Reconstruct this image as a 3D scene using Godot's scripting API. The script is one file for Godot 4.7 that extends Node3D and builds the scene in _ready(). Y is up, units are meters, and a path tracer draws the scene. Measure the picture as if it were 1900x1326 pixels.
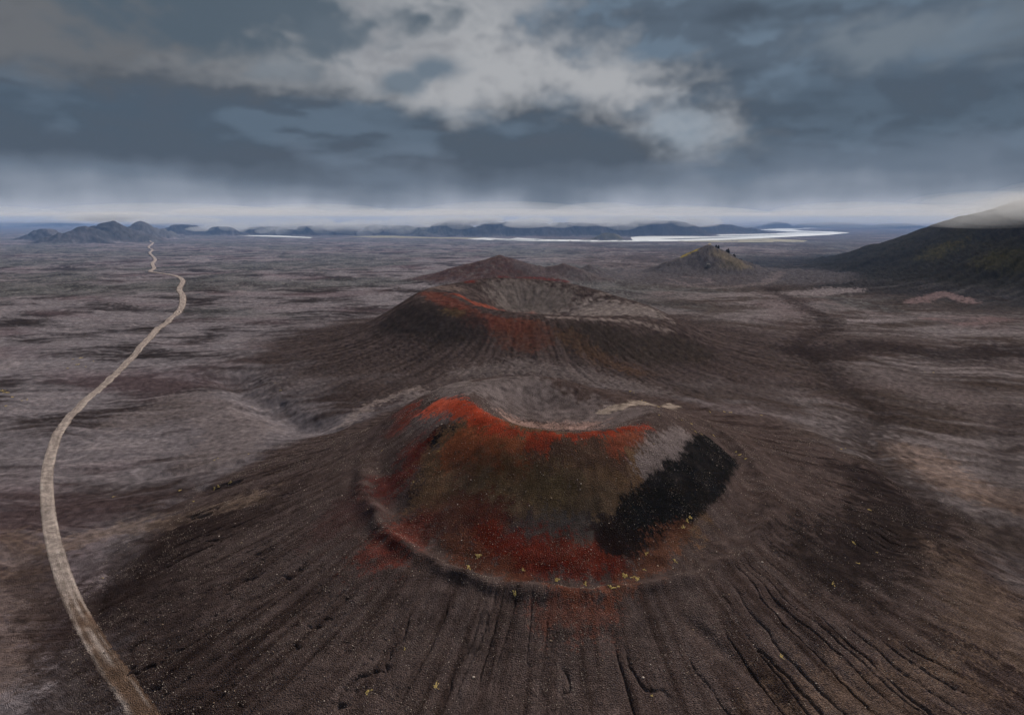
extends Node3D
# Volcanic desert seen from the air: two ash cones with craters in front, a gravel track,
# a braided river and fog-capped hills far behind. Metres, y up, the camera looks along -z.

const EYE := Vector3(0, 90, 0)
const PITCH := 11.77            # degrees below the horizon
const FOCAL := 1238.0           # in pixels of the 1900 x 1326 photograph
const EXPO := 4.0
const SUN := 0.5
const TEXTURE_GAIN := 2.4       # the grain textures are darker than one on average

# ------------------------------------------------------------------ noise and small helpers
var n_big := FastNoiseLite.new()
var n_mid := FastNoiseLite.new()
var n_fine := FastNoiseLite.new()
var n_rill := FastNoiseLite.new()
var n_cloud := FastNoiseLite.new()

func setup_noise() -> void:
	for n in [n_big, n_mid, n_fine, n_rill, n_cloud]:
		n.frequency = 1.0
		n.noise_type = FastNoiseLite.TYPE_SIMPLEX_SMOOTH
		n.fractal_type = FastNoiseLite.FRACTAL_FBM
	n_big.seed = 11; n_big.fractal_octaves = 4
	n_mid.seed = 23; n_mid.fractal_octaves = 3
	n_fine.seed = 37; n_fine.fractal_octaves = 2
	n_rill.seed = 51; n_rill.fractal_type = FastNoiseLite.FRACTAL_NONE
	n_cloud.seed = 77; n_cloud.fractal_octaves = 5

func lin(r: float, g: float, b: float, k := 1.0) -> Color:
	var c := Color(r / 255.0, g / 255.0, b / 255.0).srgb_to_linear()
	return Color(c.r * k, c.g * k, c.b * k)

func ss(a: float, b: float, x: float) -> float:
	var t := clampf((x - a) / (b - a), 0.0, 1.0)
	return t * t * (3.0 - 2.0 * t)

# rows of a job shared out between threads
func share(count: int, work: Callable) -> void:
	var lot := []
	for k in 4:
		var t := Thread.new()
		t.start(func() -> void:
			for i in range(k, count, 4):
				work.call(i))
		lot.append(t)
	for t in lot:
		t.wait_to_finish()

# direction through a point of the photograph
func ray(u: float, v: float) -> Vector3:
	var x := (u - 950.0) / FOCAL
	var y := (663.0 - v) / FOCAL
	var c := cos(deg_to_rad(PITCH))
	var s := sin(deg_to_rad(PITCH))
	return Vector3(x, y * c - s, -(c + y * s))

# where that direction meets the terrain
func ground_at(u: float, v: float) -> Vector3:
	var d := ray(u, v)
	var t := 60.0
	var last := 60.0
	while t < 30000.0:
		var p := EYE + d * t
		if p.y < height(p.x, p.z):
			break
		last = t
		t *= 1.006
	for i in 14:
		var m := (t + last) / 2.0
		var p := EYE + d * m
		if p.y < height(p.x, p.z):
			t = m
		else:
			last = m
	return EYE + d * t

# ------------------------------------------------------------------ the two cones: heights over (turn, radius)
const C1 := Vector2(14, -186)
const C2 := Vector2(12, -490)
const R1 := [0.0, 12, 20, 27, 34, 44, 54, 64, 70, 85, 100, 120, 150, 190, 240]
const T1 := [   # every 30 degrees from the side that faces the road's near end, counter-clockwise seen from below
	[31.4, 32.0, 35.0, 38, 35.2, 27.6, 22.0, 19.0, 18.4, 13.4, 9.6, 5.6, 2, 0, 0],
	[31.4, 32.0, 35.4, 37.5, 34.4, 26.8, 21.2, 18.6, 17.6, 12.8, 9, 5, 1.5, 0, 0],
	[31.4, 32.0, 35, 36.5, 33.6, 26.4, 20.4, 18.0, 16.2, 11.6, 7.8, 2.4, 0, 0, 0],
	[31.4, 32.2, 34.6, 36.2, 33.4, 26.4, 20.4, 17.6, 15.8, 11.5, 7.8, 2.4, 0, 0, 0],
	[31.4, 31.8, 33, 33.6, 32.4, 29, 25, 21.2, 19.2, 14.5, 10.8, 6.8, 2.5, 0, 0],
	[31.4, 31.8, 34, 35.2, 33.2, 29.6, 26, 22.4, 20.6, 16.6, 13.2, 9.6, 6, 2, 0],
	[31.4, 32.0, 35.8, 38.2, 36.6, 33, 29, 25, 23, 18.6, 15.4, 12.4, 9, 4, 0],
	[31.4, 32.0, 36, 39.2, 38.4, 36, 32, 26, 22.8, 16, 10.5, 6, 3, 1, 0],
	[31.4, 32.2, 36.4, 40, 38.8, 36, 31, 24, 20.2, 13, 8, 2.6, 0, 0, 0],
	[31.4, 32.2, 36.6, 40, 37.4, 30.6, 25, 21, 18.5, 13, 8.0, 1.6, 0, 0, 0],
	[31.4, 32.2, 36.4, 39.6, 36.4, 29.4, 23.8, 20, 18, 12.5, 7.8, 1.4, 0, 0, 0],
	[31.4, 32.2, 36, 38.6, 35.6, 27.8, 22.4, 19.2, 18.2, 13, 8.8, 3.0, .2, 0, 0],
]
const R2 := [0.0, 20, 40, 55, 68, 80, 95, 110, 130, 160, 200, 250, 300]
const T2 := [
	[18.0, 19.4, 25, 29, 28.4, 26, 20, 14.5, 9.5, 5.5, 2.2, 0, 0],
	[18.0, 19.4, 23, 26, 27.4, 27, 23, 17, 10.5, 5.5, 2, 0, 0],
	[18.0, 19.4, 22, 23, 24.2, 26, 24, 19, 11.5, 5.5, 2, 0, 0],
	[18.0, 19.4, 23, 25, 27, 28, 24, 17, 9.5, 4.5, 1.5, 0, 0],
	[18.0, 20, 28, 32, 33, 30, 23, 15, 8, 3.5, 1, 0, 0],
	[18.0, 20, 30, 37, 38, 33.5, 25, 16, 8, 3, 0.5, 0, 0],
	[18.0, 20.5, 31, 39, 41, 36.5, 27, 18, 9, 3, 0.5, 0, 0],
	[18.0, 20.5, 32, 39, 42, 37.5, 28, 18.5, 9, 3, 0.5, 0, 0],
	[18.0, 21.5, 32, 36.4, 38, 37.6, 29, 19, 9, 3.5, 1, 0, 0],
	[18.0, 21.5, 32, 36.4, 36, 36, 28, 19, 10, 4.5, 1.2, 0, 0],
	[18.0, 20.5, 28, 34.4, 33.2, 30.8, 23.5, 16, 10, 5.5, 2.4, 0, 0],
	[18.0, 19.4, 26, 31.4, 30.6, 27.6, 20.8, 14.4, 9.4, 5.6, 2.4, 0, 0],
]
const TN := 192                 # turns in the dense tables
const RN := 320                 # radii in the dense tables
var dense1 := PackedFloat32Array()
var dense2 := PackedFloat32Array()

func densify(knots: Array, table: Array) -> PackedFloat32Array:
	var out := PackedFloat32Array()
	out.resize(TN * RN)
	var most: float = knots[-1]
	for a in TN:
		var f := a * 12.0 / TN
		var k := int(f)
		var row := []
		for j in knots.size():
			row.append(cubic_interpolate(table[k][j], table[(k + 1) % 12][j], table[(k + 11) % 12][j], table[(k + 2) % 12][j], f - k))
		for i in RN:
			var r := most * i / (RN - 1.0)
			var j := 0
			while j < knots.size() - 2 and knots[j + 1] < r:
				j += 1
			var t: float = (r - knots[j]) / (knots[j + 1] - knots[j])
			var y0: float = row[j]
			var y1: float = row[j + 1]
			var w: float = knots[j + 1] - knots[j]
			var m0: float = 0.0 if j == 0 else (row[j + 1] - row[j - 1]) / (knots[j + 1] - knots[j - 1]) * w
			var m1: float = 0.0 if j + 2 >= knots.size() else (row[j + 2] - row[j]) / (knots[j + 2] - knots[j]) * w
			var t2 := t * t
			var t3 := t2 * t
			out[a * RN + i] = (2 * t3 - 3 * t2 + 1) * y0 + (t3 - 2 * t2 + t) * m0 + (3 * t2 - 2 * t3) * y1 + (t3 - t2) * m1
	return out

func cone(dense: PackedFloat32Array, most: float, dx: float, dz: float, r: float) -> float:
	var i := r / most * (RN - 1.0)
	if i >= RN - 1:
		return 0.0
	var a := atan2(dx, dz) / TAU * TN
	if a < 0.0:
		a += TN
	var a0 := int(a) % TN
	var a1 := (a0 + 1) % TN
	var i0 := int(i)
	var fa := a - int(a)
	var fi := i - i0
	return lerpf(lerpf(dense[a0 * RN + i0], dense[a0 * RN + i0 + 1], fi), lerpf(dense[a1 * RN + i0], dense[a1 * RN + i0 + 1], fi), fa)

# ------------------------------------------------------------------ hills: [name, x, z, half width, half depth, turn, height, sharpness, roughness, colour, moss]
class Hill:
	var name := ""
	var label := ""
	var x := 0.0
	var z := 0.0
	var w := 1.0
	var d := 1.0
	var c := 1.0
	var s := 0.0
	var h := 1.0
	var p := 1.0
	var rough := 0.0
	var reach := 1.0
	var grain := 0.0
	var number := 0
	var misty := false
	var color := Color.WHITE

var hills: Array[Hill] = []
var hill_cells := {}
const NO_HILLS := []
func hills_near(x: float, z: float) -> Array:
	return hill_cells.get(Vector2i(floori(x / 200.0), floori(z / 200.0)), NO_HILLS)


func hill_height(h: Hill, x: float, z: float) -> float:
	var dx: float = x - h.x
	var dz: float = z - h.z
	if absf(dx) > h.reach or absf(dz) > h.reach:
		return 0.0
	var c: float = h.c
	var s: float = h.s
	var a: float = (dx * c + dz * s) / h.w
	var b: float = (dz * c - dx * s) / h.d
	var r := sqrt(a * a + b * b)
	if r > 1.25:
		return 0.0
	if h.rough > 0.0:
		r += h.rough * n_mid.get_noise_3d(x / h.w * 1.7, z / h.w * 1.7, h.grain) * minf(1.0, r * 2.0)
	if r >= 1.0:
		return 0.0
	var f := 1.0 - r
	if r < 0.0:
		f = 1.0
	# concave flanks with a rounded or pointed head
	var y: float = pow(f, h.p) if h.p > 1.0 else ss(0.0, h.p, f)
	if h.rough > 0.0:
		var g := 1.0 - absf(n_rill.get_noise_3d(x / h.w * 6.0, z / h.w * 6.0, h.grain))
		y *= 1.0 - h.rough * 0.8 * g * g * g * minf(1.0, r * 1.6)
	return h.h * maxf(y, 0.0)

func add_hill(called: String, label: String, x: float, z: float, w: float, d: float, turn: float, h: float, p: float, rough: float, color: Color) -> void:
	var k := Hill.new()
	k.name = called; k.label = label; k.x = x; k.z = z; k.w = w; k.d = d; k.c = cos(turn); k.s = sin(turn)
	k.h = h; k.p = p; k.rough = rough; k.color = color; k.reach = maxf(w, d) * 1.3; k.grain = hills.size() * 7.3 + 1.0
	k.number = hills.size()
	hills.append(k)
	for cx in range(floori((x - k.reach) / 200.0), floori((x + k.reach) / 200.0) + 1):
		for cz in range(floori((z - k.reach) / 200.0), floori((z + k.reach) / 200.0) + 1):
			var key := Vector2i(cx, cz)
			if not hill_cells.has(key):
				hill_cells[key] = []
			hill_cells[key].append(k)

# a hill by its middle on the photograph, the line of its foot, its half width and its top
func far_hill(called: String, label: String, u: float, foot: float, half: float, top: float, deep: float, p: float, rough: float, color: Color) -> void:
	var d := ray(u, foot)
	var t := -EYE.y / d.y
	var w := half * t / FOCAL
	var x := d.x * t
	var z := d.z * t - w * deep * 0.8
	var e := ray(u, top)
	var y := EYE.y + e.y / -e.z * -z
	add_hill(called, label, x, z, w, w * deep, 0.0, maxf(y, 4.0), p, rough, color)
	hills[-1].misty = p < 0.85

func dome_profile(r: float) -> float:
	const K := [0.0, 140, 268, 373, 454, 505, 570, 660, 790]
	const V := [140.0, 124, 84, 43, 15, 8, 4, 1.6, 0]
	if r >= 790.0:
		return 0.0
	var j := 0
	while K[j + 1] < r:
		j += 1
	var t: float = (r - K[j]) / (K[j + 1] - K[j])
	return cubic_interpolate(V[j], V[j + 1], V[maxi(j - 1, 0)], V[mini(j + 2, 8)], t)

# ------------------------------------------------------------------ channels and banks traced on the ground: polylines with a depth
var cuts := []                  # {pts, half, depth, box}

func polyline_distance(pts: PackedVector2Array, p: Vector2) -> float:
	var best := 1e12
	for i in pts.size() - 1:
		var a := pts[i]
		var ab := pts[i + 1] - a
		var t := clampf((p - a).dot(ab) / ab.length_squared(), 0.0, 1.0)
		best = minf(best, (a + ab * t).distance_squared_to(p))
	return sqrt(best)

var track := PackedVector2Array()   # the far track, graded through the hummocks

# ------------------------------------------------------------------ terrain
# coordinates along and across the wind, bent and turned across the plain
func drift(x: float, z: float) -> Vector2:
	var a := 0.42 * ss(40.0, 320.0, x) - 0.16 * ss(-60.0, -300.0, x)
	var wx := x + 34.0 * n_mid.get_noise_2d(x / 120.0, z / 120.0)
	var wz := z + 20.0 * n_mid.get_noise_2d(x / 95.0 + 40.0, z / 95.0)
	return Vector2(wx * cos(a) + wz * sin(a), wz * cos(a) - wx * sin(a))

func height(x: float, z: float) -> float:
	var dist := sqrt(x * x + z * z)
	var h := 2.6 * n_big.get_noise_2d(x / 210.0, z / 150.0) + 0.7 * n_mid.get_noise_2d(x / 44.0, z / 24.0) * ss(2600.0, 700.0, dist)
	if dist < 900.0:
		# wind-combed ash: long low ripples that bend with the ground
		var f := drift(x, z)
		h += ss(900.0, 600.0, dist) * ((0.42 + 0.3 * ss(40.0, 160.0, x)) * n_mid.get_noise_2d(f.x / 30.0, f.y / 6.5) + 0.14 * n_fine.get_noise_2d(f.x / 7.0, f.y / 1.6))
		if dist < 330.0:
			h += ss(330.0, 200.0, dist) * (0.06 * n_fine.get_noise_2d(x / 1.1 + 20.0, z / 1.1) + 0.10 * n_fine.get_noise_2d(x / 3.1, z / 3.1 + 8.0))
	if dist > 700.0:
		# block lava beyond the ash
		h += ss(700.0, 1300.0, dist) * ss(4200.0, 2600.0, dist) * 2.2 * absf(n_mid.get_noise_2d(x / 95.0 + 40.0, z / 110.0))
		h += ss(650.0, 900.0, dist) * ss(3300.0, 2600.0, dist) * 7.0 * maxf(0.0, n_mid.get_noise_2d(x / 70.0 + 9.0, z / 80.0) - 0.36)
		h *= ss(3300.0, 2600.0, dist) * 0.9 + 0.1
	if z < -520.0 and x < -330.0 and x > 0.62 * z - 60.0 and x < 0.42 * z + 60.0 and z > -2900.0 and track.size() > 1:
		h *= 0.12 + 0.88 * ss(8.0, 60.0, polyline_distance(track, Vector2(x, z)))
	var dx := x - C1.x
	var dz := z - C1.y
	var r := sqrt(dx * dx + dz * dz)
	if r < 240.0:
		var k := cone(dense1, 240.0, dx, dz, r)
		h = h * (0.25 + 0.75 * ss(60.0, 170.0, r)) + k
		# rills that the meltwater cut down the outer slope
		if r > 52.0 and r < 150.0:
			var e := ss(56.0, 84.0, r) * ss(132.0, 104.0, r)
			if e > 0.01:
				var w := 0.022 * n_mid.get_noise_2d(x / 36.0, z / 36.0) + 0.006 * n_mid.get_noise_2d(x / 7.0 + 90.0, z / 7.0)
				var cx := dx / r + w
				var cz := dz / r - w
				var g := 1.0 - absf(n_rill.get_noise_3d(cx * 15.0, cz * 15.0, r * 0.004))
				var g2 := 1.0 - absf(n_rill.get_noise_3d(cx * 37.0 + 9.0, cz * 37.0, r * 0.007))
				var g3 := 1.0 - absf(n_rill.get_noise_3d(cx * 80.0 + 9.0, cz * 80.0, r * 0.010))
				var broad := ss(-0.25, 0.35, n_mid.get_noise_2d(x / 30.0 + 7.0, z / 30.0))
				h -= e * (0.85 * pow(g, 18.0) * broad + 0.32 * pow(g2, 12.0) * (0.25 + 0.75 * ss(0.2, -0.6, dx / r)) + 0.07 * pow(g3, 5.0))
		# the low bank of the bench at the foot of the steep face
		var az := atan2(dx, dz)
		var rb := 52.5 + 13.0 * maxf(0.0, cos(az)) * maxf(0.0, cos(az)) + 1.2 * n_mid.get_noise_2d(x / 16.0, z / 16.0)
		var front := ss(-0.45, 0.25, cos(az - 0.25)) * clampf(0.95 + 0.5 * n_mid.get_noise_2d(x / 13.0 + 33.0, z / 13.0), 0.1, 1.3)
		h += front * (-1.1 * exp(-pow((r - rb + 2.5) / 3.6, 2.0)) + 1.9 * exp(-pow((r - rb - 3.2) / 2.5, 2.0)) + 0.5 * exp(-pow((r - rb - 9.0) / 4.0, 2.0)))
	dx = x - C2.x
	dz = z - C2.y
	r = sqrt(dx * dx + dz * dz)
	if r < 300.0:
		var k := cone(dense2, 300.0, dx, dz, r)
		h = h * (0.3 + 0.7 * ss(90.0, 220.0, r)) + k
		if r > 70.0 and r < 250.0:
			var e := ss(88.0, 130.0, r) * ss(250.0, 170.0, r)
			var w := 0.03 * n_mid.get_noise_2d(x / 30.0, z / 30.0)
			var g := 1.0 - absf(n_rill.get_noise_3d((dx / r + w) * 19.0, (dz / r - w) * 19.0, r * 0.005))
			var g2 := 1.0 - absf(n_rill.get_noise_3d((dx / r + w) * 38.0, (dz / r - w) * 38.0 + 5.0, r * 0.006))
			h -= e * (0.9 * pow(g, 6.0) + 0.5 * pow(g2, 6.0))
		elif r < 60.0:
			var g := 1.0 - absf(n_rill.get_noise_3d(dx / maxf(r, 6.0) * 8.0, dz / maxf(r, 6.0) * 8.0, 3.0))
			h -= ss(18.0, 40.0, r) * ss(60.0, 50.0, r) * 0.8 * pow(g, 4.0)
	# mossy mountain beyond the right-hand plain
	if x > 180.0 and dist < 2300.0:
		dx = x - 1000.0
		dz = z + 1080.0
		r = sqrt(dx * dx + dz * dz)
		if r < 800.0:
			var w := 0.02 * n_mid.get_noise_2d(x / 120.0, z / 120.0)
			var k := dome_profile(r * (1.0 + 1.6 * w))
			var g := 1.0 - absf(n_rill.get_noise_3d((dx / r + w) * 16.0, (dz / r - w) * 16.0, r * 0.003))
			var g2 := 1.0 - absf(n_rill.get_noise_3d((dx / r + w) * 36.0, (dz / r - w) * 36.0, r * 0.004))
			var g3 := 1.0 - absf(n_rill.get_noise_3d((dx / r + w) * 75.0, (dz / r - w) * 75.0, r * 0.004))
			h += k - ss(760.0, 500.0, r) * ss(100.0, 260.0, r) * (3.4 * pow(g, 3.0) + 2.2 * pow(g2, 3.0) + 1.2 * pow(g3, 3.0))
	if dist > 640.0:
		var most := 0.0
		var sum := 0.0
		for k: Hill in hills_near(x, z):
			var y := hill_height(k, x, z)
			sum += y
			most = maxf(most, y)
		h += most + 0.3 * (sum - most)
	elif dist < 700.0:
		var p := Vector2(x, z)
		for k in cuts:
			if k.box.has_point(p):
				var d: float = polyline_distance(k.pts, p) / k.half + 0.3 * n_mid.get_noise_2d(x / 30.0, z / 30.0)
				if d < 2.5:
					h -= k.depth * exp(-d * d * 1.4) * (0.75 + 0.6 * n_mid.get_noise_2d(x / 45.0 + 3.0, z / 45.0))
	return h

# ------------------------------------------------------------------ colours of the ground (linear, real-world)
var patches := []               # {pts, half, color, soft, amount, box}
var patch_cells := {}

func world_line(line: Array) -> PackedVector2Array:
	var out := PackedVector2Array()
	for i in range(0, line.size(), 2):
		var p := ground_at(line[i], line[i + 1])
		out.append(Vector2(p.x, p.z))
	if out.size() == 1:
		out.append(out[0] + Vector2(0.4, 0))
	return out

func bounds(pts: PackedVector2Array, by: float) -> Rect2:
	var box := Rect2(pts[0], Vector2.ZERO)
	for p in pts:
		box = box.expand(p)
	return box.grow(by)

# line: points on the photograph; half: half width in metres; soft: width of the grainy edge in metres
func patch(line: Array, half: float, color: Color, soft: float, amount := 1.0) -> void:
	var pts := world_line(line)
	var d := {"pts": pts, "half": half, "color": color, "soft": soft, "amount": amount, "box": bounds(pts, half + soft * 2.5)}
	for cx in range(floori(d.box.position.x / 40.0), floori(d.box.end.x / 40.0) + 1):
		for cz in range(floori(d.box.position.y / 40.0), floori(d.box.end.y / 40.0) + 1):
			var key := Vector2i(cx, cz)
			if not patch_cells.has(key):
				patch_cells[key] = []
			patch_cells[key].append(d)

func cut(line: Array, half: float, depth: float) -> void:
	var pts := world_line(line)
	cuts.append({"pts": pts, "half": half, "depth": depth, "box": bounds(pts, half * 2.5)})

var ASH := lin(114, 109, 115)
var ASH_DARK := lin(54, 49, 50)
var ASH_PALE := lin(138, 129, 133)
var TAN := lin(138, 116, 100)
var BROWN := lin(58, 45, 41)
var SLOPE := lin(80, 70, 69)
var LAVA := lin(94, 94, 96)
var MOSS := lin(104, 96, 48)

func ground_color(x: float, z: float, h: float) -> Color:
	var dist := sqrt(x * x + z * z)
	var f := drift(x, z)
	var a := n_big.get_noise_2d(x / 120.0 + 31.0, z / 80.0)
	var b := n_mid.get_noise_2d(f.x / 46.0 + 5.0, f.y / 8.0 + 3.0)
	var b2 := n_mid.get_noise_2d(f.x / 13.0 + 15.0, f.y / 2.2)
	# grain no finer than the mesh can hold
	var size := 0.8 if dist < 190.0 else 2.6 if dist < 420.0 else 8.0
	var rough := 1.0 if dist < 190.0 else 0.6 if dist < 420.0 else 0.25
	var g := n_fine.get_noise_2d(x / size, z / size)
	var c := ASH.lerp(ASH_DARK, ss(-0.18, 0.42, a * 1.0 + 0.5 * b + 0.15 * b2))
	c = c.lerp(ASH_PALE, 0.6 * ss(0.05, 0.6, -a * 0.5 + b * -0.7 - 0.3 * b2))
	c = c.lerp(lin(106, 91, 97), 0.45 * ss(0.0, 0.5, n_big.get_noise_2d(x / 170.0 + 77.0, z / 120.0)))
	# browner cinders round the cones, block lava on the old flow behind them
	c = c.lerp(BROWN, 0.55 * ss(430.0, 130.0, Vector2(x, z).distance_to(C1) + 60.0) * clampf(0.7 + 0.6 * a + 0.5 * b, 0.0, 1.0))
	c = c.lerp(lin(108, 97, 92), 0.35 * ss(-40.0, 200.0, x))
	# blocky lava breaks through the ash in patches
	var lump := n_mid.get_noise_2d(x / 60.0, z / 80.0)
	var speck := n_fine.get_noise_2d(x / 9.0, z / 13.0)
	if z < -560.0:
		var block := ss(-0.2, 0.25, n_big.get_noise_2d(x / 420.0 + 3.0, z / 420.0) + 0.3 * lump) * ss(-560.0, -700.0, z)
		c = c.lerp(LAVA.lerp(lin(60, 60, 62), ss(-0.15, 0.4, lump + 0.5 * speck)), block * 0.8)
		c = c.lerp(lin(140, 138, 136), 0.5 * ss(0.42, 0.62, speck) * block)
	# damp, darker scoria on the right-hand plain
	c = c.lerp(lin(62, 52, 48), 0.7 * ss(70.0, 260.0, x) * ss(-0.35, 0.25, n_big.get_noise_2d(x / 330.0 + 12.0, z / 260.0) + 0.5 * b))
	# slopes of the cones
	var dx := x - C1.x
	var dz := z - C1.y
	var r := sqrt(dx * dx + dz * dz)
	var streak := 0.0
	var rake := 0.0
	if r < 165.0:
		var az := atan2(dx, dz)
		var q := Vector2(dx, dz) / maxf(r, 1.0)
		streak = n_mid.get_noise_3d(q.x * 26.0, q.y * 26.0, r * 0.02)
		rake = n_mid.get_noise_3d(q.x * 22.0, q.y * 22.0, r * 0.05)
		var k := ss(126.0, 112.0, r + 9.0 * n_mid.get_noise_2d(x / 24.0, z / 24.0) + 5.0 * rake)
		c = c.lerp(SLOPE.lerp(BROWN, 0.35 + 0.5 * streak), k)
		c = c.lerp(lin(33, 27, 26), k * 0.6 * ss(0.0, 0.5, streak) * ss(60.0, 90.0, r))
	dx = x - C2.x
	dz = z - C2.y
	r = sqrt(dx * dx + dz * dz)
	if r < 260.0:
		var q := Vector2(dx, dz) / maxf(r, 1.0)
		streak = n_mid.get_noise_3d(q.x * 30.0, q.y * 30.0, r * 0.012)
		var k := ss(235.0, 150.0, r + 25.0 * n_mid.get_noise_2d(x / 40.0, z / 40.0)) * ss(-130.0, -300.0, z)
		c = c.lerp(SLOPE.lerp(lin(50, 43, 42), clampf(0.5 + 0.9 * streak, 0.0, 1.0)), k)
	if x > 180.0 and dist < 2400.0:
		dx = x - 1000.0
		dz = z + 1080.0
		r = sqrt(dx * dx + dz * dz)
		if r < 780.0:
			var q := Vector2(dx, dz) / maxf(r, 1.0)
			streak = n_mid.get_noise_3d(q.x * 45.0, q.y * 45.0, r * 0.006)
			var k := ss(720.0, 560.0, r + 60.0 * a)
			c = c.lerp(lin(48, 48, 51).lerp(lin(70, 69, 72), ss(0.0, 0.5, streak)), k * 0.9)
			c = c.lerp(lin(42, 42, 41), ss(540.0, 450.0, r) * 0.85)
			c = c.lerp(lin(48, 46, 37), ss(460.0, 330.0, r + 60.0 * a) * 0.6 * ss(-0.25, 0.35, streak + a))
	if dist > 640.0:
		for k: Hill in hills_near(x, z):
			var y := hill_height(k, x, z)
			if y > 0.5:
				c = c.lerp(k.color, ss(0.5, 0.12 * k.h + 1.0, y) * (0.75 + 0.35 * n_fine.get_noise_2d(x / 14.0, z / 14.0)))
	var cell := Vector2i(floori(x / 40.0), floori(z / 40.0))
	if patch_cells.has(cell):
		var p := Vector2(x, z)
		var wob := n_mid.get_noise_2d(x / 6.0 + 60.0, z / 6.0)
		var wob2 := n_fine.get_noise_2d(x / size / 2.2 + 3.0, z / size / 2.2)
		for k in patch_cells[cell]:
			if k.box.has_point(p):
				var d: float = polyline_distance(k.pts, p) + k.soft * (0.7 * wob + (0.6 * rake if k.soft < 8.0 and k.soft > 2.5 else 0.0))
				var t := ss(k.half + k.soft * 0.75, k.half - k.soft * 0.75, d)
				if t > 0.0:
					t = ss(0.22, 0.78, t + (0.55 * g + 0.35 * wob2) * rough)
					c = c.lerp(k.color, k.amount * t * (1.0 + minf(k.soft / 24.0, 0.4) * (b2 + 0.6 * wob - 0.1)))
	var grain := 1.0 + 0.35 * g + 0.22 * n_mid.get_noise_2d(x / 7.0, z / 7.0 + 12.0) + 0.16 * b2
	grain *= TEXTURE_GAIN
	return Color(c.r * grain, c.g * grain, c.b * grain)

# ------------------------------------------------------------------ sky
var sky_knots := []
func bank_top(az: float) -> float:
	var i := 0
	while i < sky_knots.size() - 2 and sky_knots[i + 1].x < az:
		i += 1
	var a: Vector2 = sky_knots[i]
	var b: Vector2 = sky_knots[i + 1]
	return lerpf(a.y, b.y, ss(0.0, 1.0, (az - a.x) / (b.x - a.x)))

func angles(u: float, v: float) -> Vector2:
	var d := ray(u, v).normalized()
	return Vector2(rad_to_deg(atan2(d.x, -d.z)), rad_to_deg(asin(d.y)))

var sky_blobs := []
func sky_blob(u: float, v: float, ru: float, rv: float, color: Color, amount: float, rag: float) -> void:
	var a := angles(u, v)
	sky_blobs.append([a, ru / FOCAL * 57.3, rv / FOCAL * 57.3, color, amount, rag])

var PALE := lin(168, 170, 174)
var SLATE := lin(82, 97, 113)
var DARK := lin(58, 71, 85)
var MIST := lin(178, 183, 196)
var BLUE := lin(99, 117, 135)
var GREY := lin(88, 92, 98)
var gap_knots := []             # where the bright gap ends on its right, by height

func gap_end(el: float) -> float:
	var i := 0
	while i < gap_knots.size() - 2 and gap_knots[i + 1].y > el:
		i += 1
	var a: Vector2 = gap_knots[i]
	var b: Vector2 = gap_knots[i + 1]
	return lerpf(a.x, b.x, clampf((a.y - el) / (a.y - b.y), 0.0, 1.0))

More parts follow.
